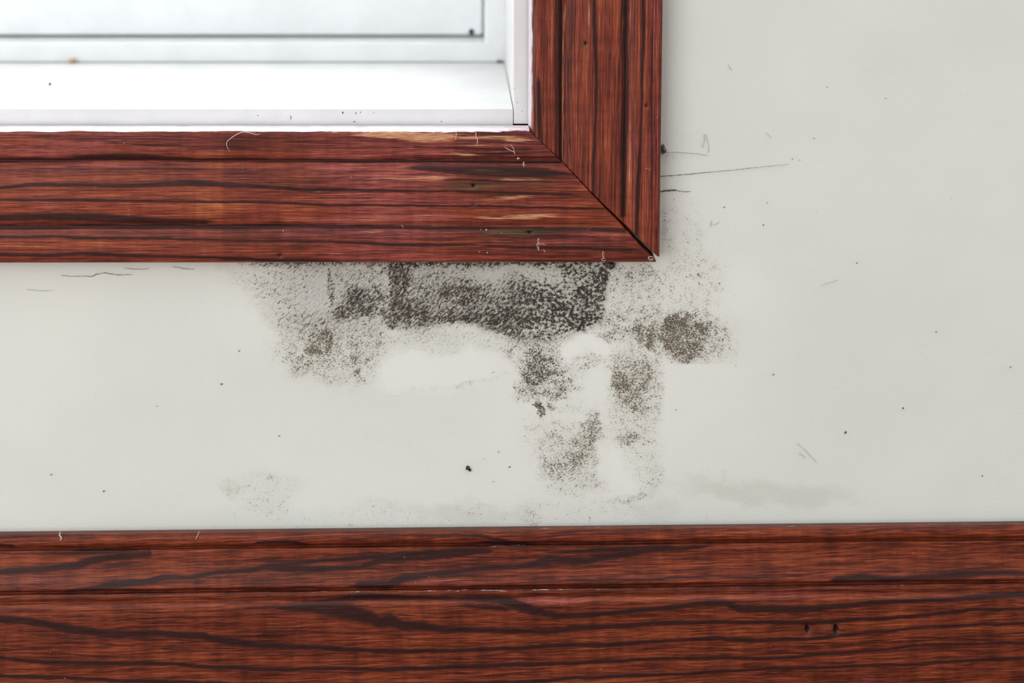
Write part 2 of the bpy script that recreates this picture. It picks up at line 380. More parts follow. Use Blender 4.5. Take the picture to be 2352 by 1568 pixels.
# black line tucked under the casing
line = sstep(420, 640, X)*sstep(1475, 1330, X)*sstep(622, 604, Y + 9*(fbm(X/16, Y/16, 8) - .5)*2)
add(line*(0.62 + 0.35*fbm(X/60, Y/60, 4)))
mould = np.clip(mould, 0, 1)*(Y > 596)*1.0 + np.clip(mould, 0, 1)*(Y <= 596)*(X > 1400)
brown = np.clip(blob(1590, 775, 110, 80, .62) + blob(1470, 880, 90, 120, .8) + blob(1330, 1050, 130, 110, .75) + blob(730, 800, 110, 90, .70) + blob(600, 680, 160, 90, .7) + blob(980, 700, 95, 45, .35) + blob(1100, 640, 100, 30, .35) + blob(1130, 770, 70, 18, .3) + blob(1600, 540, 60, 60, .8) + blob(1000, 790, 180, 30, .5) + blob(1440, 690, 70, 50, .3) + blob(800, 1170, 800, 50, .4) + blob(1450, 1130, 80, 60, .6), 0, 1)
crust = np.clip(band*1.0 + 0.55*left*sstep(580, 760, X)*sstep(790, 730, Y) + blob(740, 700, 150, 90, .4), 0, 1)
diag = np.clip(inside([(470, 600), (1190, 600), (1210, 800), (600, 770)], 60), 0, 1)*0.9
rust = blob(1425, 710, 14, 18, .5) + blob(1442, 728, 10, 12, .4) + blob(1292, 917, 12, 10, .6) + blob(750, 920, 22, 28, .27, 0, .8) + blob(570, 700, 14, 10, .3) + blob(1515, 1105, 6, 30, .1)
coarse = np.clip(band + blob(830, 690, 90, 70, .9), 0, 1)
clean = np.clip(blob(1345, 795, 60, 30, .9) + blob(1000, 845, 150, 50, .75, -8) + blob(1350, 940, 210, 220, .45) + blob(700, 700, 220, 120, .5) + blob(1440, 1085, 40, 60, .3) + blob(1640, 660, 90, 70, .3), 0, 1)*(Y > 400)
ledge = 1221 - X*(24/2352)
grime = np.clip(0.22*blob(1760, 1130, 190, 26, 1, 4) + 0.14*blob(1090, 1180, 130, 20, 1) + 0.12*blob(1500, 1172, 60, 24, 1), 0, 1)
relief = 0.0006*(fbm(X/260, Y/260, 21, 3) - .5) + 0.0012*band*(fbm(X/11, Y/11, 22, 3) - .5) + 0.0005*left*(fbm(X/12, Y/12, 25, 3) - .5)
edge = sstep(0, 60, np.abs(X - HX1) + np.abs(Y - HY1))
pts = PX(X, Y, np.zeros(X.shape)); pts[..., 1] = np.maximum(relief*0.8, -0.0012)
pts[..., 1] += 0.0002
ny, nx = X.shape
verts = pts.reshape(-1, 3); faces = []
cxm = (xs[:-1] + xs[1:])/2; cym = (ys[:-1] + ys[1:])/2
for j in range(ny - 1):
    iny = HY0 < cym[j] < HY1
    for i in range(nx - 1):
        if iny and HX0 < cxm[i] < HX1: continue
        a = j*nx + i; faces.append((a, a + nx, a + nx + 1, a + 1))
# returns of the rough opening
verts = verts.tolist()
def at_idx(x, y): return int(np.argmin(abs(ys - y)))*nx + int(np.argmin(abs(xs - x)))
cor = [at_idx(HX0, HY0), at_idx(HX1, HY0), at_idx(HX1, HY1), at_idx(HX0, HY1)]
b0 = len(verts)
for c in cor: verts.append([verts[c][0], 0.23, verts[c][2]])
for k in range(4): faces.append((cor[k], cor[(k + 1) % 4], b0 + (k + 1) % 4, b0 + k))
z4 = np.zeros(4)
fl = lambda a: np.concatenate([a.ravel(), z4])
gr = np.stack([X.ravel(), Y.ravel(), np.zeros(X.size)], -1); gr = np.vstack([gr, [[HX0, HY0, 50], [HX1, HY0, 50], [HX1, HY1, 50], [HX0, HY1, 50]]])
wall = mesh_obj('wall_back', verts, faces, M_wall, None,
                dict(grain=gr, mould=fl(mould), tone=fl(brown), crust=fl(crust), coarse=fl(coarse), diag=fl(np.clip(diag, 0, 1)), rust=fl(rust), clean=fl(clean), grime=fl(grime)))
tag(wall, 'off-white plaster wall with patches of black and brown mould below the window', 'wall', 'structure')

# cracks and marks belonging to the wall surface: narrow furrows filled dark
def ribbon(name, path, mat, parent, lift=0.0008, jit=0.6, seed=1, d=0.0):
    """path: (x, y, width) wall coordinates; a low ridge-shaped strip"""
    rnd = random.Random(seed); pts_ = []
    for (a, b) in zip(path[:-1], path[1:]):
        n = max(2, int(math.hypot(b[0] - a[0], b[1] - a[1])/4))
        for k in range(n):
            t = k/n; pts_.append([a[q] + (b[q] - a[q])*t for q in range(3)])
    pts_.append(list(path[-1]))
    vs, fs = [], []
    for k, (x, y, w) in enumerate(pts_):
        p0 = pts_[max(0, k - 1)]; p1 = pts_[min(len(pts_) - 1, k + 1)]
        dx, dy = p1[0] - p0[0], p1[1] - p0[1]; L = math.hypot(dx, dy) or 1
        j = rnd.uniform(-jit, jit); x += -dy/L*j; y += dx/L*j; w = w*(rnd.uniform(.5, 1.4)*0.55 if w < 10 else 1)/2
        vs += [P(x + dy/L*w, y - dx/L*w, d - lift*0.4), P(x, y, d - lift), P(x - dy/L*w, y + dx/L*w, d - lift*0.4)]
    for k in range(len(pts_) - 1):
        a = k*3; fs += [(a, a + 3, a + 4, a + 1), (a + 1, a + 4, a + 5, a + 2)]
    return mesh_obj(name, vs, fs, mat, parent)
WL = 0.0007
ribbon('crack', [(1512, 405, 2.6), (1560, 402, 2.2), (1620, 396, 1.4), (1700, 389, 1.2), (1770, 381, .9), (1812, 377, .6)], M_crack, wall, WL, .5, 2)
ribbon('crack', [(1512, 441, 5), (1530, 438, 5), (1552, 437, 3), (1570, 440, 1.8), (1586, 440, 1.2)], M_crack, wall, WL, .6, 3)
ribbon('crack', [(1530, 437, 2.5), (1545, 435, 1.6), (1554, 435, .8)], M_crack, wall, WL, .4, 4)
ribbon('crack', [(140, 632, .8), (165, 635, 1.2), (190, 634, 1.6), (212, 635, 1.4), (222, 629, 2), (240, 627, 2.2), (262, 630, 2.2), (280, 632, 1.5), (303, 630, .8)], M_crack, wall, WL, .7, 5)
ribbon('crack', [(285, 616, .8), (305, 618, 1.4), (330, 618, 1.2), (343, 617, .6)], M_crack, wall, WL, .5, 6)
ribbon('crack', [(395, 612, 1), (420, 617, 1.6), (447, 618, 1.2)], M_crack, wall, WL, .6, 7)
ribbon('pencil_line', [(1512, 350, 1.6), (1560, 350, 1.6), (1600, 353, 1.6), (1626, 357, 1.2)], M_pencil, wall, WL, .2, 8)
ribbon('pencil_line', [(1612, 340, 1), (1617, 325, 1), (1617, 308, 1.1), (1622, 312, 1), (1627, 335, 1.1), (1626, 352, .8)], M_pencil, wall, WL, .2, 9)
ribbon('pencil_line', [(1632, 520, 1.6), (1634, 506, 1.4)], M_pencil, wall, WL, .2, 10)
ribbon('pencil_line', [(1637, 516, 1.2), (1646, 514, 1.2), (1652, 508, .8)], M_pencil, wall, WL, .2, 11)
for q, pth in enumerate([[(1835, 1040, .8), (1850, 1052, 1)], [(1846, 1030, .8), (1862, 1048, 1), (1876, 1062, .7)], [(1830, 1018, .6), (1845, 1030, .9)], [(1885, 655, .6), (1912, 647, 1), (1926, 642, .6)], [(60, 665, .6), (100, 668, .9), (120, 667, .6)], [(1672, 148, .8), (1680, 162, 1.2)], [(1760, 305, .6), (1772, 318, .8)]]):
    ribbon('scratch', pth, M_pencil, wall, WL, .3, 20 + q)

def specks(name, items, mat, parent, d=-0.0004, hgt=0.0006):
    """small domes, ragged outline: (x, y, rx, ry)"""
    vs, fs = [], []
    rnd = random.Random(len(items))
    for (x, y, rx, ry) in items:
        n = 9; b = len(vs); rx *= .65; ry *= .65
        rr = [rnd.uniform(.7, 1.2) for _ in range(n)]
        for k in range(n):
            a = 2*math.pi*k/n; vs.append(P(x + rx*rr[k]*math.cos(a), y + ry*rr[k]*math.sin(a), d))
        for k in range(n):
            a = 2*math.pi*k/n; vs.append(P(x + .6*rx*rr[k]*math.cos(a), y + .6*ry*rr[k]*math.sin(a), d - hgt))
        vs.append(P(x, y, d - hgt*1.2))
        for k in range(n):
            k2 = (k + 1) % n
            fs.append((b + k, b + n + k, b + n + k2, b + k2)); fs.append((b + n + k, b + 2*n, b + n + k2))
    o = mesh_obj(name, vs, fs, mat, parent); recalc(o); return o
specks('speck', [(1753, 517, 2, 2.4), (1663, 476, 2, 2.2), (1145, 1038, 2, 2), (1171, 1072, 2, 2), (1133, 1106, 1.6, 1.6), (1552, 941, 1.8, 1.8), (360, 933, 1.6, 1.6), (1132, 855, 2, 1.5), (1690, 840, 1.4, 1.4), (1900, 200, 1.5, 1.5), (2034, 226, 1.6, 1.6), (1870, 318, 1.6, 1.6), (1572, 801, 2.5, 2.2), (1110, 1054, 1.2, 1.2), (641, 1001, 2.4, 2)], M_dirt, wall)
specks('speck', [(1776, 860, 2.6, 2.4), (1968, 604, 2, 2.4), (1762, 466, 1.8, 1.6), (1604, 631, 2, 5), (1652, 651, 1.5, 4), (2256, 1093, 2.4, 2.6), (238, 1128, 2.6, 3.4), (2321, 843, 2.6, 2.2), (1942, 993, 4, 5), (2074, 937, 3, 4), (1820, 365, 1.8, 1.6), (1836, 368, 1.8, 1.4), (549, 806, 4, 1.8), (508, 882, 4, 3), (117, 1090, 2.4, 2.4), (2150, 762, 3, 2), (1168, 1073, 2, 1.4)], M_spotB, wall)

# ------------------------------------------------------------------ wood boards
def streak_field(px, py, streaks, seed=0, amp=3.0, wl=70):
    f = np.zeros(px.shape)
    w = (fbm(px/wl, py/26, seed, 3) - .5)*2*amp
    for pth in streaks:
        a = np.array(pth, float); u, v, th, st = a.T
        vc = np.interp(px, u, v); t = np.interp(px, u, th); s = np.interp(px, u, st, left=0, right=0)
        dist = np.abs(py + w - vc)
        f = np.maximum(f, s*np.clip(1 - 0.5*dist/(t/2), 0, 1))
    return f

def ell(px, py, items):
    f = np.zeros(px.shape)
    for (cx, cy, rx, ry, s) in items:
        r = np.sqrt(((px - cx)/rx)**2 + ((py - cy)/ry)**2); f = np.maximum(f, s*np.clip(1.5 - r, 0, 1))
    return f

def densify(prof, step):
    out = []
    for (v0, p0), (v1, p1) in zip(prof[:-1], prof[1:]):
        L = max(abs(v1 - v0), abs(p1 - p0)/S*0.35); n = max(1, int(math.ceil(L/step)))
        for k in range(n): out.append((v0 + (v1 - v0)*k/n, p0 + (p1 - p0)*k/n))
    out.append(prof[-1]); return np.array(out)

def smooth_prof(a, n=2):
    a = a.copy()
    for _ in range(n): a[1:-1] = (a[:-2] + 2*a[1:-1] + a[2:])/4
    return a

def grid_board(name, mat, GX, GY, GP, fields, grain, cap_ends=(False, False)):
    """GX,GY screen-plane coordinates, GP protrusion (m); rows = across, columns = along"""
    pts = PX(GX, GY, -GP)
    dent = fields.pop('dent', None)
    if dent is not None: pts[..., 1] += dent
    r, c = GX.shape
    vs = pts.reshape(-1, 3).tolist(); fs = []
    for j in range(r - 1):
        for i in range(c - 1):
            a = j*c + i; fs.append((a, a + c, a + c + 1, a + 1))
    F_ = {k: a.ravel() for k, a in fields.items()}; G = grain.reshape(-1, 3)
    extra = []
    for side, on in ((0, cap_ends[0]), (c - 1, cap_ends[1])):
        if not on: continue
        b = len(vs)
        for j in range(r):
            p = vs[j*c + side]; vs.append([p[0], -0.0001, p[2]]); extra.append(j*c + side)
        for j in range(r - 1):
            a = j*c + side; fs.append((a, b + j, b + j + 1, a + c))
    if extra:
        for k in F_: F_[k] = np.concatenate([F_[k], F_[k][extra]])
        G = np.vstack([G, G[extra]])
    F_['grain'] = G
    o = mesh_obj(name, vs, fs, mat, None, F_); recalc(o)
    return o

def arclen(v, p):
    return np.concatenate([[0], np.cumsum(np.hypot(np.diff(v), np.diff(p)/S))])

# profile of the moulded casing: distance from inner edge (wall units) / protrusion (m)
CAS = [(0, 0.0), (3, .0040), (7, .0095), (11, .0150), (14, .0168), (20, .0172), (45, .0170), (66, .0166), (73, .0162), (77, .0148), (80, .0143), (83, .0148), (87, .0166),
       (96, .0178), (140, .0186), (185, .0184), (222, .0174), (228, .0160), (231, .0155), (235, .0160), (240, .0172), (255, .0178), (285, .0178), (303, .0175), (311, .0170), (314.5, .0162), (316, .0150), (315, .0136), (294, 0)]
prof = smooth_prof(densify(CAS, 2.2), 2)

CF = -0.0178        # casing face layer
# --- board below the window
mit = np.array([(288, 1212), (303, 1217), (365, 1284), (449, 1361), (484, 1394), (522, 1431), (567, 1471), (594, 1499), (599, 1506), (604, 1507)], float)
us = spaced([(-3100, 120), (-300, 5.5), (1507, 0)])
v = prof[:, 0]; pr = prof[:, 1]
GY = np.repeat((288 + v)[:, None], len(us), 1)
xm = np.interp(288 + v, mit[:, 0], mit[:, 1])
k = np.clip((us - 700)/(1507 - 700), 0, 1)
GX = us[None, :] + k[None, :]*(xm[:, None] - 1507)
GP = np.repeat(pr[:, None], len(us), 1)
GY = GY - 0.8*(GX/1500)*(v/316)[:, None]*2 + (fbm(GX/60, GY/30, 77) - .5)*np.exp(-((v[:, None] - 10)/9)**2)*5
bot_streaks = [
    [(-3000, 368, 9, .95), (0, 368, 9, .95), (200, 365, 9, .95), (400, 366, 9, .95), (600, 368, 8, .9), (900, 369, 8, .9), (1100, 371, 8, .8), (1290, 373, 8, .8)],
    [(120, 358, 4, 0), (180, 359, 8, .8), (300, 358, 12, .9), (420, 360, 8, .7), (480, 362, 4, 0)],
    [(180, 389, 3, 0), (250, 388, 5, .7), (430, 387, 5, .8), (620, 391, 4, .6), (700, 392, 3, 0)],
    [(-2000, 432, 8, .9), (0, 431, 7, .9), (60, 425, 9, .9), (200, 424, 9, .9), (330, 425, 10, .95), (430, 420, 14, 1), (520, 425, 12, .95), (600, 429, 9, .9), (700, 435, 9, .9), (900, 437, 7, .8), (1100, 440, 6, .8), (1300, 446, 6, .8), (1390, 449, 5, 0)],
    [(-2000, 458, 6, .8), (0, 459, 6, .85), (200, 459, 7, .9), (400, 463, 6, .8), (600, 463, 6, .85), (750, 470, 7, .9), (900, 471, 6, .8), (1100, 474, 6, .8), (1390, 480, 6, .8)],
    [(-2000, 500, 12, 1), (0, 501, 15, 1), (110, 498, 18, 1), (230, 500, 18, 1), (340, 505, 15, .95), (470, 509, 10, .9), (520, 511, 5, 0)],
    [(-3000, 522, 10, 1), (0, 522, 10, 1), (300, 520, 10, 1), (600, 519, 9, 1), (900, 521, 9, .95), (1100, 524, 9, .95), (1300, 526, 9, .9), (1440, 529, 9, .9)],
    [(-2000, 545, 7, .8), (0, 545, 8, .9), (100, 543, 8, .85), (220, 546, 8, .9), (400, 548, 6, .8), (600, 552, 6, .8), (800, 557, 7, .85), (900, 562, 8, .9), (1050, 562, 6, .8), (1200, 560, 4, 0)],
    [(-2000, 585, 8, .9), (0, 584, 9, .9), (100, 587, 8, .9), (190, 583, 9, .9), (330, 587, 8, .9), (430, 589, 6, .8), (560, 595, 8, .9), (720, 598, 7, .8), (900, 598, 5, 0)],
    [(880, 388, 4, 0), (960, 386, 12, .8), (1100, 392, 26, 1), (1230, 396, 26, 1), (1300, 398, 8, .8), (1330, 400, 5, 0)],
    [(1040, 352, 3, 0), (1080, 353, 5, .8), (1180, 352, 5, .8), (1230, 354, 3, 0)],
    [(990, 415, 3, 0), (1030, 412, 6, .8), (1150, 416, 6, .9), (1320, 417, 5, .7), (1350, 419, 3, 0)],
    [(1080, 565, 3, 0), (1130, 566, 6, .8), (1300, 570, 7, .9), (1450, 572, 6, .8), (1480, 574, 5, .6)],
    [(1080, 545, 4, 0), (1140, 540, 8, .8), (1280, 541, 9, .8), (1420, 546, 5, .5)],
    [(-200, 331, 3, .6), (100, 329, 4, .5), (240, 326, 4, .5), (330, 332, 6, .8), (460, 333, 4, .5), (600, 334, 3, .5), (900, 338, 4, .7), (1100, 341, 5, .8), (1240, 343, 4, .6)],
    [(200, 345, 3, 0), (500, 349, 3, .6), (850, 350, 4, .6), (1000, 349, 3, 0)],
    [(0, 402, 3, .6), (100, 404, 4, .7), (300, 402, 3, 0)], [(520, 404, 3, 0), (640, 406, 4, .7), (860, 412, 4, .6), (960, 414, 3, 0)],
    [(0, 479, 3, .5), (160, 481, 4, .7), (420, 485, 3, 0)], [(560, 488, 3, 0), (720, 490, 4, .6), (980, 489, 5, .7), (1150, 486, 4, .5)],
    [(620, 537, 3, 0), (800, 539, 4, .6), (1000, 541, 4, .6), (1100, 542, 3, 0)], [(300, 569, 3, 0), (430, 568, 4, .6), (650, 572, 4, .6), (950, 578, 4, .7), (1200, 584, 4, .6), (1400, 590, 3, 0)]]
bare_b = [(905, 310, 95, 7, 1.1), (985, 315, 75, 10, 1.1), (1120, 316, 110, 5, .8), (1190, 322, 40, 5, .75), (1065, 355, 55, 4, .8), (960, 409, 110, 4.5, .70), (1190, 412, 70, 5, .62), (1180, 452, 60, 5, .66), (1130, 458, 70, 3, .55),
          (1210, 497, 80, 7, .80), (1130, 502, 60, 5, .6), (965, 494, 40, 4, .55), (850, 505, 40, 4, .6), (860, 531, 40, 5, .6), (1140, 553, 50, 3, .6), (860, 413, 30, 5, .55), (1215, 430, 50, 4, .45), (740, 440, 28, 1.6, .6), (1110, 334, 60, 3, .55), (900, 303, 60, 3, .9)]
olive_b = [(1088, 427, 85, 10, 1.0), (1200, 428, 95, 9, .62), (1190, 534, 100, 9, .95), (1330, 518, 60, 8, .5), (650, 590, 60, 6, .5), (1100, 395, 80, 6, .4), (980, 425, 40, 5, .45)]
tone = 0.5 + 0.35*(fbm(GX/500, GY/28, 5) - .5)*2
tone = tone - 0.12*sstep(950, 1150, GX); tone += 0.11*np.where((GX > 448) & (GX < 512), 1, 0)*sstep(300, 380, GY) - 0.06*((GX > 515) & (GX < 640)) - 0.04*((GX > 1050) & (GX < 1300))
plum = 0.36 + 0.30*sstep(560, 900, GX)*sstep(1150, 900, GX) + 0.12*(fbm(GX/300, GY/40, 15) - .5)*2 - 0.16*((GX > 515) & (GX < 640)) + 0.14*sstep(395, 340, GY)
paint = np.where(v < 13, 0.86, 0)[:, None]*np.ones_like(GX)
paint = np.maximum(paint, (0.66*np.exp(-np.clip((v - 12)/4.0, 0, 9)**2))[:, None]*sstep(650, 900, GX) + (0.35*np.exp(-np.clip((v - 12)/3.0, 0, 9)**2))[:, None])
paint = paint - 0.32*sstep(1010, 1190, GX)*(v[:, None] < 20) 
holes = ell(GX, GY, [(1087, 427, 5, 4.5, .9), (1216, 534, 6, 3.5, .9), (1086, 470, 3.5, 3, .7), (642, 587, 4, 5, .8)])
bot_streaks = [[(a_, b_, c_, d_ if d_ > .7 or d_ == 0 else d_*.72) for a_, b_, c_, d_ in q_] for q_ in bot_streaks]
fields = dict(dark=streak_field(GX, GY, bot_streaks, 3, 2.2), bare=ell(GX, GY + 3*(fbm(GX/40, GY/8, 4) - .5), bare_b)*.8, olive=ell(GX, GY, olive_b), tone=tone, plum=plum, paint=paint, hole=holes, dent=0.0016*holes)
grain = np.stack([GX, np.repeat((288 + arclen(v, pr))[:, None], len(us), 1) + 2*(fbm(GX/160, GY/60, 2) - .5), np.full(GX.shape, 3.0)], -1)
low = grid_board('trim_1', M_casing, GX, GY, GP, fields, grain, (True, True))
specks('dust_grain', [(1190, 364, 5, 4), (1203, 423, 3, 2.4), (1199, 454, 3, 2.4), (1117, 528, 3.2, 3.4), (1104, 527, 1.8, 2), (923, 518, 2.6, 2.4), (926, 521, 2, 2), (1119, 580, 3, 3), (1101, 579, 2, 3), (651, 530, 2.6, 2.6), (1152, 535, 1.6, 1.6), (1390, 491, 1.6, 1.6), (1405, 545, 2.6, 1.6), (1412, 538, 1.6, 1.6), (1350, 528, 1.6, 1.6), (1356, 525, 1.5, 1.5), (1251, 578, 2, 2), (285, 329, 1.8, 1.8), (273, 303, 3.4, 2.4), (558, 386, 1.6, 1.6), (818, 446, 4, 2.4), (1485, 387, 2, 3)], M_sap, low, CF - 0.0002, 0.0003)
tag(low, 'reddish-brown wooden casing board running horizontally under the window', 'window casing', 'structure')

# --- upright board right of the window
vR = prof[:, 0]*(306/316)
mitr = np.array([(1212, 296), (1217, 303), (1284, 363), (1361, 444), (1418, 498), (1455, 533), (1512, 588), (1514, 589)], float)
ts = spaced([(-3050, 120), (-200, 5.5), (590, 0)])
GXR = np.repeat((1212 + vR)[:, None], len(ts), 1)
ym = np.interp(1212 + vR, mitr[:, 0], mitr[:, 1])
kk = np.clip((ts + 150)/(740), 0, 1)
GYR = ts[None, :] + kk[None, :]*(ym[:, None] - 590)
slant = (590 - GYR)/590                          # the board leans a little out of square
GXR = GXR + slant*(2.0 + 5.5*(vR/306)[:, None]) - 2.5*(vR/306)[:, None]
GXR = GXR + (fbm(GYR/40, GXR/30, 71) - .5)*np.exp(-((vR[:, None] - 8)/8)**2)*4
GPR = np.repeat(pr[:, None], len(ts), 1)
# in this board "x" for streaks is the photo's y and "y" is the distance from the inner edge
VV = np.repeat(vR[:, None], len(ts), 1) + 1212
up_streaks = [
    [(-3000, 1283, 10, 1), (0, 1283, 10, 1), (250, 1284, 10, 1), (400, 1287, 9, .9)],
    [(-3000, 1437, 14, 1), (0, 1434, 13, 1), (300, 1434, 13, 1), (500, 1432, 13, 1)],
    [(-3000, 1364, 8, .8), (-50, 1360, 7, .8), (40, 1362, 9, .9), (150, 1367, 10, .9), (260, 1367, 7, .8), (380, 1363, 9, .9), (470, 1362, 7, .8)],
    [(-500, 1474, 8, .8), (0, 1473, 9, .9), (100, 1474, 8, .9), (200, 1472, 6, .8), (330, 1470, 7, .9), (430, 1465, 11, 1), (520, 1463, 8, .9), (560, 1462, 6, .6)],
    [(-500, 1224, 6, .8), (0, 1224, 6, .8), (100, 1222, 5, .7), (230, 1226, 6, .8), (320, 1227, 6, .8)],
    [(150, 1234, 4, 0), (195, 1236, 8, 1), (260, 1237, 9, 1), (320, 1238, 8, .9)],
    [(-500, 1274, 7, .6), (100, 1275, 7, .7), (300, 1276, 8, .7), (390, 1277, 7, .7)],
    [(60, 1302, 3, 0), (160, 1304, 5, .7), (330, 1308, 5, .6), (400, 1309, 3, 0)],
    [(80, 1420, 4, 0), (150, 1418, 7, .6), (260, 1416, 5, .6), (480, 1412, 5, .6)],
    [(-300, 1428, 6, .7), (60, 1424, 6, .8), (200, 1426, 6, .7), (500, 1426, 6, .7)],
    [(-300, 1390, 3, .4), (60, 1386, 4, .6), (180, 1388, 4, .5), (300, 1390, 3, 0)],
    [(-300, 1330, 3, .5), (100, 1328, 4, .5), (300, 1331, 3, .5), (430, 1333, 3, 0)],
    [(-300, 1496, 4, .5), (200, 1494, 5, .7), (400, 1497, 5, .7), (560, 1498, 4, .6)]]
bare_r = [(170, 1292, 200, 3.5, .45), (330, 1293, 90, 4, .45), (60, 1294, 80, 3, .5), (120, 1444, 140, 3, .4), (360, 1446, 120, 3, .4), (200, 1405, 160, 2.5, .32), (50, 1350, 90, 2.5, .45)]
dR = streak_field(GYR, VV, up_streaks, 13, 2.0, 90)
holesR = ell(GXR, GYR, [(1345, 100, 4, 5, .8), (1485, 243, 4, 4, .8)])
toneR = 0.44 + 0.35*(fbm(GYR/450, VV/26, 45) - .5)*2
plumR = 0.30 + 0.18*(fbm(GYR/300, VV/40, 55) - .5)*2 + 0.15*sstep(1440, 1500, VV)
paintR = np.where(vR < 6, 0.92, 0)[:, None]*np.ones_like(GXR) + (0.62*np.exp(-np.clip((vR - 6)/4.0, 0, 9)**2)*(vR >= 6))[:, None]
paintR = paintR - 0.30*sstep(255, 300, GYR)
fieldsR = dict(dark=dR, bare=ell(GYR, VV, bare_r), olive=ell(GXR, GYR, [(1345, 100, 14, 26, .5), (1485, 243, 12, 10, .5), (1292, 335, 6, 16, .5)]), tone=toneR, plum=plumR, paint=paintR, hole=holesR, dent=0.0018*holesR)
grainR = np.stack([GYR, np.repeat((1212 + arclen(vR, pr))[:, None], len(ts), 1) + 3*(fbm(GYR/200, VV/60, 8) - .5), np.full(GYR.shape, 41.0)], -1)
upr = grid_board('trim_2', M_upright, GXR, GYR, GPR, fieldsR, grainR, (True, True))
tag(upr, 'reddish-brown wooden casing board standing upright at the right of the window', 'window casing', 'structure')

# --- baseboard along the bottom (it climbs slightly to the right)
BAS = [(-0.5, 0.0), (7, .0078), (11, .0094), (15, .0102), (20, .0108), (28, .0110), (33, .0106), (36, .0096), (38.5, .0062), (41, .0058), (43, .0078), (46, .0086), (52, .0088), (75, .0095), (100, .0108), (122, .0126), (132, .0138), (136, .0136),
       (138.5, .0092), (141.5, .0088), (144, .0110), (147, .0115), (151, .0118), (155, .0124), (161, .0150), (168, .0168), (178, .0180), (200, .0184), (420, .0186), (520, .0186)]
pb = smooth_prof(densify(BAS, 1.6), 1)
us = spaced([(-3600, 160), (-300, 6.5), (2660, 160), (5400, 0)])
vB, pB = pb[:, 0], pb[:, 1]
GX = np.repeat(us[None, :], len(vB), 0)
top = 1221 - GX*(24/2352); lowk = np.clip(vB/141, 0, 1)[:, None]
GY = top + vB[:, None] - (GX/2352)*3*lowk
GP = np.repeat(pB[:, None], len(us), 1)
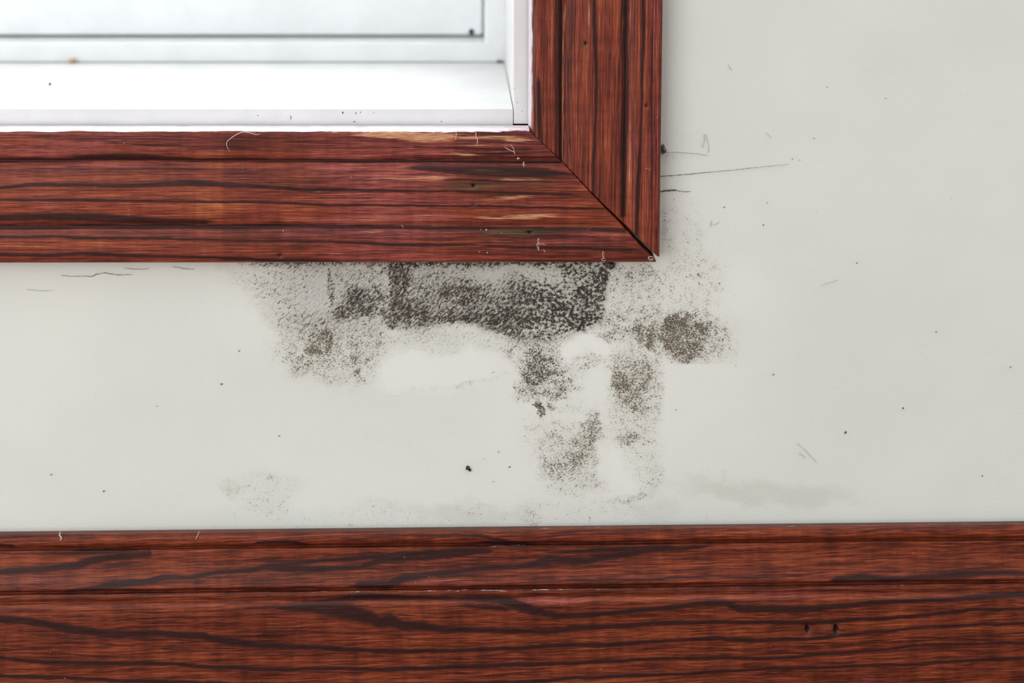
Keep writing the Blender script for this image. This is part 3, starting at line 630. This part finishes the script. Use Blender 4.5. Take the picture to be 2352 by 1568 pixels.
base_streaks = [
    [(-2000, 1300, 7, .9), (-300, 1390, 8, .9), (0, 1420, 13, .95), (100, 1430, 15, 1), (175, 1447, 16, 1), (250, 1456, 14, 1), (350, 1454, 10, .95), (465, 1459, 13, 1), (515, 1472, 14, 1), (600, 1481, 10, 1), (700, 1486, 8, .9), (800, 1491, 8, .95), (900, 1495, 9, .95), (1000, 1495, 8, .9), (1176, 1489, 7, .9), (1276, 1482, 8, .95), (1400, 1479, 9, .95), (1526, 1471, 7, .9), (1626, 1466, 8, .9), (1750, 1470, 9, .9), (1850, 1468, 7, .9), (1976, 1455, 6, .9), (2076, 1445, 6, .85), (2176, 1437, 6, .85), (2352, 1430, 6, .8), (3000, 1400, 6, .8)],
    [(-2000, 1450, 7, .9), (0, 1508, 7, .9), (100, 1520, 8, .95), (250, 1522, 8, .95), (400, 1524, 7, .9), (500, 1532, 8, .9), (600, 1536, 8, .9), (700, 1535, 6, .9), (850, 1537, 8, .9), (1000, 1532, 7, .9), (1176, 1527, 8, .9), (1376, 1520, 7, .9), (1526, 1512, 6, .85), (1726, 1512, 7, .9), (1826, 1507, 6, .85), (1976, 1495, 6, .85), (2126, 1482, 5, .8), (2352, 1475, 5, .8), (3000, 1450, 5, .8)],
    [(-2000, 1500, 7, .9), (0, 1551, 7, .9), (100, 1555, 8, .9), (250, 1562, 7, .9), (600, 1572, 7, .9), (1000, 1572, 7, .9), (1176, 1565, 7, .9), (1426, 1552, 7, .9), (1576, 1547, 6, .85), (1726, 1537, 6, .85), (1876, 1532, 6, .85), (2026, 1527, 6, .85), (2176, 1520, 6, .85), (2352, 1512, 7, .85), (3000, 1490, 6, .8)],
    [(560, 1392, 4, 0), (650, 1396, 10, .75), (740, 1398, 22, .95), (800, 1404, 34, 1), (850, 1418, 28, 1), (872, 1428, 22, 1), (897, 1424, 22, 1), (925, 1438, 18, 1), (975, 1437, 18, 1), (1025, 1445, 12, 1), (1100, 1448, 9, .95), (1176, 1449, 9, .95), (1251, 1452, 10, .9), (1326, 1442, 10, .9), (1426, 1438, 8, .9), (1526, 1430, 9, .95), (1626, 1427, 7, .9), (1726, 1429, 8, .9), (1850, 1430, 8, .9), (1926, 1425, 8, .9), (2026, 1420, 7, .9), (2126, 1411, 8, .9), (2226, 1401, 7, .9), (2352, 1397, 6, .9), (3000, 1370, 6, .8)],
    [(640, 1384, 3, 0), (740, 1378, 8, .8), (860, 1372, 12, .95), (960, 1372, 8, .8), (1060, 1374, 8, .7), (1140, 1376, 14, .9), (1176, 1384, 22, 1), (1226, 1402, 16, 1), (1276, 1414, 12, 1), (1326, 1414, 10, 1), (1426, 1407, 8, .95), (1526, 1395, 8, .95), (1601, 1387, 9, 1), (1666, 1387, 12, 1), (1701, 1398, 14, 1), (1826, 1400, 14, .95), (1926, 1390, 10, .95), (2051, 1382, 8, .95), (2176, 1377, 7, .95), (2240, 1370, 10, .95), (2352, 1364, 12, .9), (3000, 1350, 9, .9)],
    [(1000, 1388, 3, 0), (1080, 1391, 7, .7), (1150, 1396, 9, .8), (1200, 1402, 6, 0)],
    [(-300, 1325, 12, .9), (0, 1314, 12, .85), (100, 1306, 14, .9), (175, 1296, 13, .9), (225, 1284, 15, .95), (290, 1276, 13, .95), (345, 1270, 12, .9), (352, 1269, 8, 0)],
    [(-300, 1266, 4, .5), (100, 1272, 6, .6), (200, 1268, 10, .9), (300, 1264, 7, .8), (340, 1262, 4, 0)],
    [(150, 1354, 4, .5), (220, 1351, 10, .95), (262, 1342, 16, 1), (325, 1336, 11, .95), (375, 1327, 10, .95), (440, 1324, 8, .9), (500, 1314, 8, .9), (575, 1311, 8, .9), (610, 1300, 9, .9), (700, 1291, 8, .8), (850, 1278, 9, .8), (1000, 1268, 12, .9), (1120, 1264, 12, .95), (1128, 1264, 6, 0)],
    [(560, 1305, 5, .6), (640, 1303, 12, .95), (750, 1306, 9, .9), (825, 1301, 8, .9), (880, 1284, 14, .95), (975, 1281, 10, .9), (1050, 1272, 10, .9), (1125, 1266, 8, .8), (1140, 1264, 5, 0)],
    [(780, 1348, 4, 0), (830, 1344, 14, .9), (890, 1343, 18, 1), (925, 1328, 14, 1), (1025, 1314, 11, .95), (1100, 1306, 8, .9), (1176, 1302, 8, .9), (1226, 1294, 10, .95), (1260, 1285, 14, 1), (1351, 1287, 12, 1), (1400, 1276, 11, .95), (1501, 1262, 9, .9), (1600, 1256, 8, .8), (1680, 1252, 5, 0)],
    [(1200, 1270, 3, 0), (1300, 1266, 6, .8), (1420, 1260, 10, .9), (1520, 1256, 8, .9), (1640, 1252, 4, 0)],
    [(1880, 1340, 4, 0), (1920, 1332, 12, .8), (1976, 1326, 16, .9), (2076, 1330, 9, .8), (2176, 1320, 12, .8), (2300, 1316, 10, .7), (2500, 1310, 6, .5)],
    [(1180, 1336, 4, 0), (1300, 1334, 5, .6), (1500, 1330, 6, .7), (1620, 1322, 5, .6), (1750, 1326, 6, .6), (1880, 1328, 4, 0)],
    [(-300, 1248, 5, .6), (0, 1250, 7, .9), (30, 1253, 6, .8), (45, 1255, 4, 0)], [(560, 1254, 3, 0), (600, 1247, 6, .9), (660, 1244, 8, .9), (700, 1250, 5, .7), (740, 1254, 3, 0)],
    [(820, 1232, 3, 0), (900, 1228, 5, .6), (1100, 1230, 5, .7), (1176, 1244, 7, .7), (1250, 1240, 4, 0)], [(1060, 1244, 3, 0), (1130, 1245, 8, .9), (1200, 1247, 9, .9), (1260, 1247, 4, 0)]]
rn = random.Random(12)
for q in range(26):                               # faint secondary lines in the wide face
    x0 = rn.uniform(-200, 2200); L = rn.uniform(150, 520); y0 = rn.uniform(1385, 1600); sl = (-0.045 if x0 > 1200 else 0.03)
    base_streaks.append([(x0, y0, 3, 0), (x0 + L*.3, y0 + sl*L*.3, rn.uniform(3, 5), rn.uniform(.45, .7)), (x0 + L*.7, y0 + sl*L*.7 + rn.uniform(-3, 3), 3.5, .55), (x0 + L, y0 + sl*L, 3, 0)])
base_streaks = [[(a_, b_, c_*1.18, min(1.0, d_*1.06)) for a_, b_, c_, d_ in q_] for q_ in base_streaks]
dB = streak_field(GX, GY, base_streaks, 23, 3.2, 55)
tips = ell(GX, GY, [(830, 1383, 60, 7, .5), (930, 1383, 90, 6, .35), (1260, 1379, 80, 8, .6), (1400, 1376, 160, 6, .55), (1700, 1369, 220, 5, .45), (2000, 1362, 260, 4, .45), (1060, 1339, 160, 5, .3), (350, 1348, 40, 5, .4)])  # highlight on the rounded moulding edges, painted in as paler, plummier tone
holesB = ell(GX, GY, [(1854, 1445, 6, 11, 1), (1920, 1445, 6, 12, 1)])
rip = fbm(GX/34, GY/190, 91, 3) - .5
toneB = 0.40 + 0.22*(fbm(GX/420, GY/30, 65) - .5)*2 + 0.30*rip
plumB = 0.26 + 0.25*tips + 0.16*(fbm(GX/300, GY/60, 35) - .5)*2
dust_hl = (0.26*np.exp(-((vB - 147)/3.0)**2))[:, None]*sstep(560, 1150, GX)*sstep(1360, 1260, GX) + (0.10*np.exp(-((vB - 147)/3.0)**2))[:, None] + (0.22*np.exp(-((vB - 44)/3.0)**2))[:, None]*sstep(1000, 1120, GX)*sstep(1340, 1200, GX) + (0.30*np.exp(-((vB - 4)/4.0)**2))[:, None]*fbm(GX/60, GY/40, 68)*sstep(900, 1300, GX)  # dust on the top edge; dusty highlight painted along the quirk lines
fieldsB = dict(dark=dB, bare=np.zeros_like(GX), olive=ell(GX, GY, [(1887, 1445, 60, 16, .35)]) + (0.42*np.exp(-((vB - 2)/6)**2))[:, None]*(0.5 + 1.0*fbm(GX/70, GY/30, 66)*sstep(300, 1100, GX) + .2), tone=toneB + 0.35*tips, plum=plumB, paint=dust_hl, hole=holesB, dent=0.002*holesB)
wavy = 7*(fbm(GX/120, GY/150, 31, 3) - .5) + 2.4*(fbm(GX/34, GY/60, 32, 2) - .5) + 5*(fbm(GX/230, GY/40, 36, 2) - .5)
grainB = np.stack([GX, np.repeat(arclen(vB, pB)[:, None], len(us), 1) + wavy + 0.02*GX, np.full(GX.shape, 87.0)], -1)
bb = grid_board('baseboard_back', M_base, GX, GY, GP, fieldsB, grainB, (True, True))
tag(bb, 'moulded reddish-brown wooden baseboard along the foot of the wall', 'baseboard', 'structure')
zf = P(0, 1221 + 520, -0.0186)[2] + 0.0005
fx0, fx1 = P(-3600, 0)[0], P(5400, 0)[0]
flo = mesh_obj('floor', [(fx0, 0.02, zf), (fx1, 0.02, zf), (fx1, -2.4, zf), (fx0, -2.4, zf)], [(0, 1, 2, 3)], M_floor)
recalc(flo); tag(flo, 'wooden floor boards in front of the baseboard', 'floor', 'structure')

# ------------------------------------------------------------------ window
win = bpy.data.objects.new('window_1', None); col.objects.link(win)
tag(win, 'white window set deep in the wall with painted jamb and sash', 'window', 'structure')
# sill board: flat, runs back to the frame
box('sill', -2880, 1178.8, 250, 301, 0.002, 0.232, M_jamb, win, 0.0005)
box('side_jamb', 1180, 1219, -2900, 285, 0.002, 0.232, M_jamb, win, 0.0005)
specks('speck', [(787, 259, 3, 4), (817, 260, 2, 3), (828, 258, 2.4, 2), (858, 259, 1.4, 1.6), (668, 270, 1.2, 8), (814, 279, 4, 1.4), (592, 265, 2.4, 1.4), (1014, 279, 2, 2), (1199, 255, 1.6, 1.6), (1188, 235, 1.3, 1.3), (1190, 262, 1.2, 1.2), (1181, 203, 1.6, 1.3)], M_spotB, win, 0.0018, 0.0003)
# fixed frame
FD = 0.160
def member(name, x0, x1, y0, y1, d0, d1, m=M_vinyl, bev=0.0016): return box(name, x0, x1, y0, y1, d0, d1, m, win, bev, 4)
member('frame_rail', -2600, 1161, 98, 146, FD, 0.226)
member('frame_stile', 1113, 1165, -2500, 112, FD + .0003, 0.226)
# sash, set further back
SD = 0.184
sr = member('sash_rail', -2560, 1109, -70, 81.5, SD, 0.214, M_vinyl, 0.002)
member('glazing_bead', -2560, 1060, -110, -66, SD + .008, 0.212, M_vinyl, 0.002)
member('sash_stile', 1000, 1109.5, -2400, -60, SD + .0004, 0.2136, M_vinyl, 0.002)
member('weatherstrip', -2560, 1118, 76, 92, SD + .006, 0.212, M_gasket, 0.0004)
member('weatherstrip', 1100, 1130, -2400, 92, SD + .007, 0.2125, M_caulk, 0.0004)
member('caulk_line', -2600, 1159, 141.5, 145, FD - .0008, 0.165, M_caulk, 0.0003)
gl = box('glass_pane', -2500, 1030, -2400, -90, 0.200, 0.204, M_glass, win, 0)

# ------------------------------------------------------------------ loose bits
def lump(name, x, y, rx, ry, rz, d, mat, seed=0, rough=.35, parent=None):
    """irregular little clump, rx ry in wall units, rz depth (m)"""
    import bmesh
    bm = bmesh.new(); bmesh.ops.create_icosphere(bm, subdivisions=3, radius=1)
    rnd = random.Random(seed); o3 = [rnd.uniform(0, 50) for _ in range(3)]
    c = P(x, y, d); k = (D + d)/D
    from mathutils import noise as mn
    for v_ in bm.verts:
        n_ = 1 + rough*mn.fractal(v_.co*2.2 + Vector(o3), 1, 2, 3)*1.6
        v_.co = Vector((v_.co.x*rx*S*k*n_, v_.co.y*rz*n_, -v_.co.z*ry*S*k*n_))
    me = bpy.data.meshes.new(name); bm.to_mesh(me); bm.free(); me.shade_smooth(); me.materials.append(mat)
    o = bpy.data.objects.new(name, me); col.objects.link(o); o.location = c
    if parent: o.parent = parent
    return o

def tube(name, path, rad, mat, parent=None, n=7):
    """path: (x, y, depth); Catmull-Rom smoothed round strand; rad (m) tapering at the tips"""
    p = [Vector(P(*q)) for q in path]; pts_ = []
    for i in range(len(p) - 1):
        a, b, c, d_ = p[max(0, i - 1)], p[i], p[i + 1], p[min(len(p) - 1, i + 2)]
        for k_ in range(8):
            t = k_/8
            pts_.append(0.5*((2*b) + (c - a)*t + (2*a - 5*b + 4*c - d_)*t*t + (3*b - a - 3*c + d_)*t**3))
    pts_.append(p[-1]); vs, fs = [], []
    N = len(pts_)
    for i, q in enumerate(pts_):
        tg_ = (pts_[min(N - 1, i + 1)] - pts_[max(0, i - 1)]).normalized()
        u = tg_.cross(Vector((0, 1, 0))); u = u.normalized() if u.length > 1e-4 else Vector((1, 0, 0)); w = tg_.cross(u)
        r = rad*(0.35 + 0.65*min(1, 4*min(i, N - 1 - i)/N))
        for k_ in range(n):
            a = 2*math.pi*k_/n; vs.append(tuple(q + u*r*math.cos(a) + w*r*math.sin(a)))
    for i in range(N - 1):
        for k_ in range(n):
            k2 = (k_ + 1) % n; fs.append((i*n + k_, i*n + k2, (i + 1)*n + k2, (i + 1)*n + k_))
    fs.append(tuple(range(n))[::-1]); fs.append(tuple((N - 1)*n + k_ for k_ in range(n)))
    return mesh_obj(name, vs, fs, mat, parent)

tag(tube('thread', [(612, 300, -.0125), (592, 309, -.0182), (575, 305, -.0184), (560, 303, -.0182), (545, 308, -.0184), (531, 317, -.0182), (521, 327, -.0180), (522, 338, -.0179), (528, 347, -.0178)], .00015, M_thread),
    'curling pale thread lying over the top edge of the lower casing', 'thread')
tag(tube('hair', [(1094, 301, -.0178), (1093, 312, -.0181), (1097, 322, -.0180), (1094, 334, -.0179)], .00016, M_thread),
    'short pale hair hanging on the casing near the window corner', 'hair')
tag(tube('hair', [(1047, 300, -.0178), (1048, 310, -.0181), (1046, 321, -.0180)], .00014, M_thread), 'shortest pale hair hanging on the worn casing edge', 'hair')
fib = tube('fibre', [(1158, 337, -.0176), (1168, 343, -.0182), (1182, 350, -.0182), (1181, 354, -.0180)], .0002, M_fluff)
tube('strand', [(1182, 353, -.0180), (1180, 342, -.0183), (1172, 331, -.0181)], .00018, M_fluff, fib)
tag(fib, 'crossed grey fibres stuck to the casing near the mitre', 'fibre')
def loop(cx, cy, rx, ry, n=10):
    return [(cx + rx*math.cos(2*math.pi*q/n), cy + ry*math.sin(2*math.pi*q/n), CF - .0002) for q in range(n + 1)]
def drip(label, loops, strands=()):
    root = tube('dried_drip', loops[0], .00022, M_sap); tag(root, label, 'paint drip')
    for q in loops[1:]: tube('ring', q, .0002, M_sap, root)
    for q in strands: tube('strand', [(x, y, CF - .0001) for x, y in q], .00016, M_sap, root)
drip('pale dried drip on the lower casing, left of its mitred end', [loop(1237, 553, 1.6, 5.5), loop(1236, 564, 2.4, 5), loop(1237, 572, 1.3, 2)], [[(1231, 562), (1240, 560), (1254, 562)], [(1248, 572), (1252, 578)]])
drip('pale keyhole-shaped dried drip at the bottom edge of the lower casing', [loop(1386, 584, 1.8, 6.5), loop(1386.5, 596, 4.2, 3)], [[(1386, 590), (1386, 594)]])
drip('tiny pale dried drip in the middle of the lower casing', [loop(1025, 456, 1.2, 3.5)], [[(1025, 459), (1025, 464)]])
drip('pale cross-shaped dried drip below the crossed fibres', [loop(1203, 376, 1.2, 4)], [[(1198, 379), (1203, 378), (1209, 380)], [(1203, 378), (1203, 385)]])
drip('pale dried blob on the tip of the lower casing at the open joint', [loop(1495, 592, 6, 3)], [[(1489, 596), (1496, 598), (1501, 595)]])
tag(lump('crumb', 165, 140, 8, 4.5, .0022, FD - .003, M_crumb, 5), 'tan crumb on the white sill against the window frame', 'crumb')
tag(lump('grit', 115, 193, 3.2, 4, .0010, 0.070, M_gasket, 6), 'grey grain of grit in the middle of the white sill', 'grit')
tag(lump('dirt_clump', 1083, 73, 6, 5.5, .0008, SD - .0004, M_dirt, 7), 'black smudge of dirt on the sash corner', 'dirt')
tag(lump('dirt_clump', 1148, 141, 6, 2, .0010, FD - .0012, M_dirt, 8, .6), 'dark dirt collected where frame, sill and jamb meet', 'dirt')
tag(lump('resin_lump', 1402, 609, 9, 9, .0022, -.0020, plain('resin', lin(92, 84, 82), .4, .6, 900), 9, .5), 'round dark grey lump stuck to the wall under the casing', 'lump')
lk = lump('resin_lump', 1523, 343, 6, 9, .0020, -.0016, plain('lint', lin(128, 122, 118), .8, .6, 900), 10, .5)
tag(lk, 'grey knotted lump on the wall against the upright casing', 'lump')
kn = lump('insect_remains', 1074, 1074, 3.6, 3.6, .0009, -.0006, plain('olive_remains', lin(78, 68, 46), .8, .5), 11, .6)
a_ = lump('insect_leg', 1078, 1080, 2.6, 2.6, .0008, -.0006, M_dirt, 12, .5); a_.parent = kn; a_.location = Vector(P(1079, 1079, -.0006)) - kn.location
tag(kn, 'tiny dark squashed insect on the clean wall below the mould', 'insect')
tag(tube('splinter', [(834, 602, -.004), (842, 608, -.0024), (852, 616, -.0014), (856, 621, -.0010)], .00028, M_splinter), 'red wood splinter sticking out below the casing', 'splinter')
tag(tube('cobweb', [(139, 1220, -.0100), (137, 1228, -.0108), (141, 1235, -.0112), (138, 1241, -.0114)], .00045, M_fluff), 'grey wisp of cobweb on the top left of the baseboard', 'cobweb')
tag(tube('cobweb', [(458, 1219, -.0100), (454, 1229, -.0110), (449, 1240, -.0114)], .00022, M_fluff), 'thin slanting cobweb wisp on the baseboard, beside a brown knot', 'cobweb')
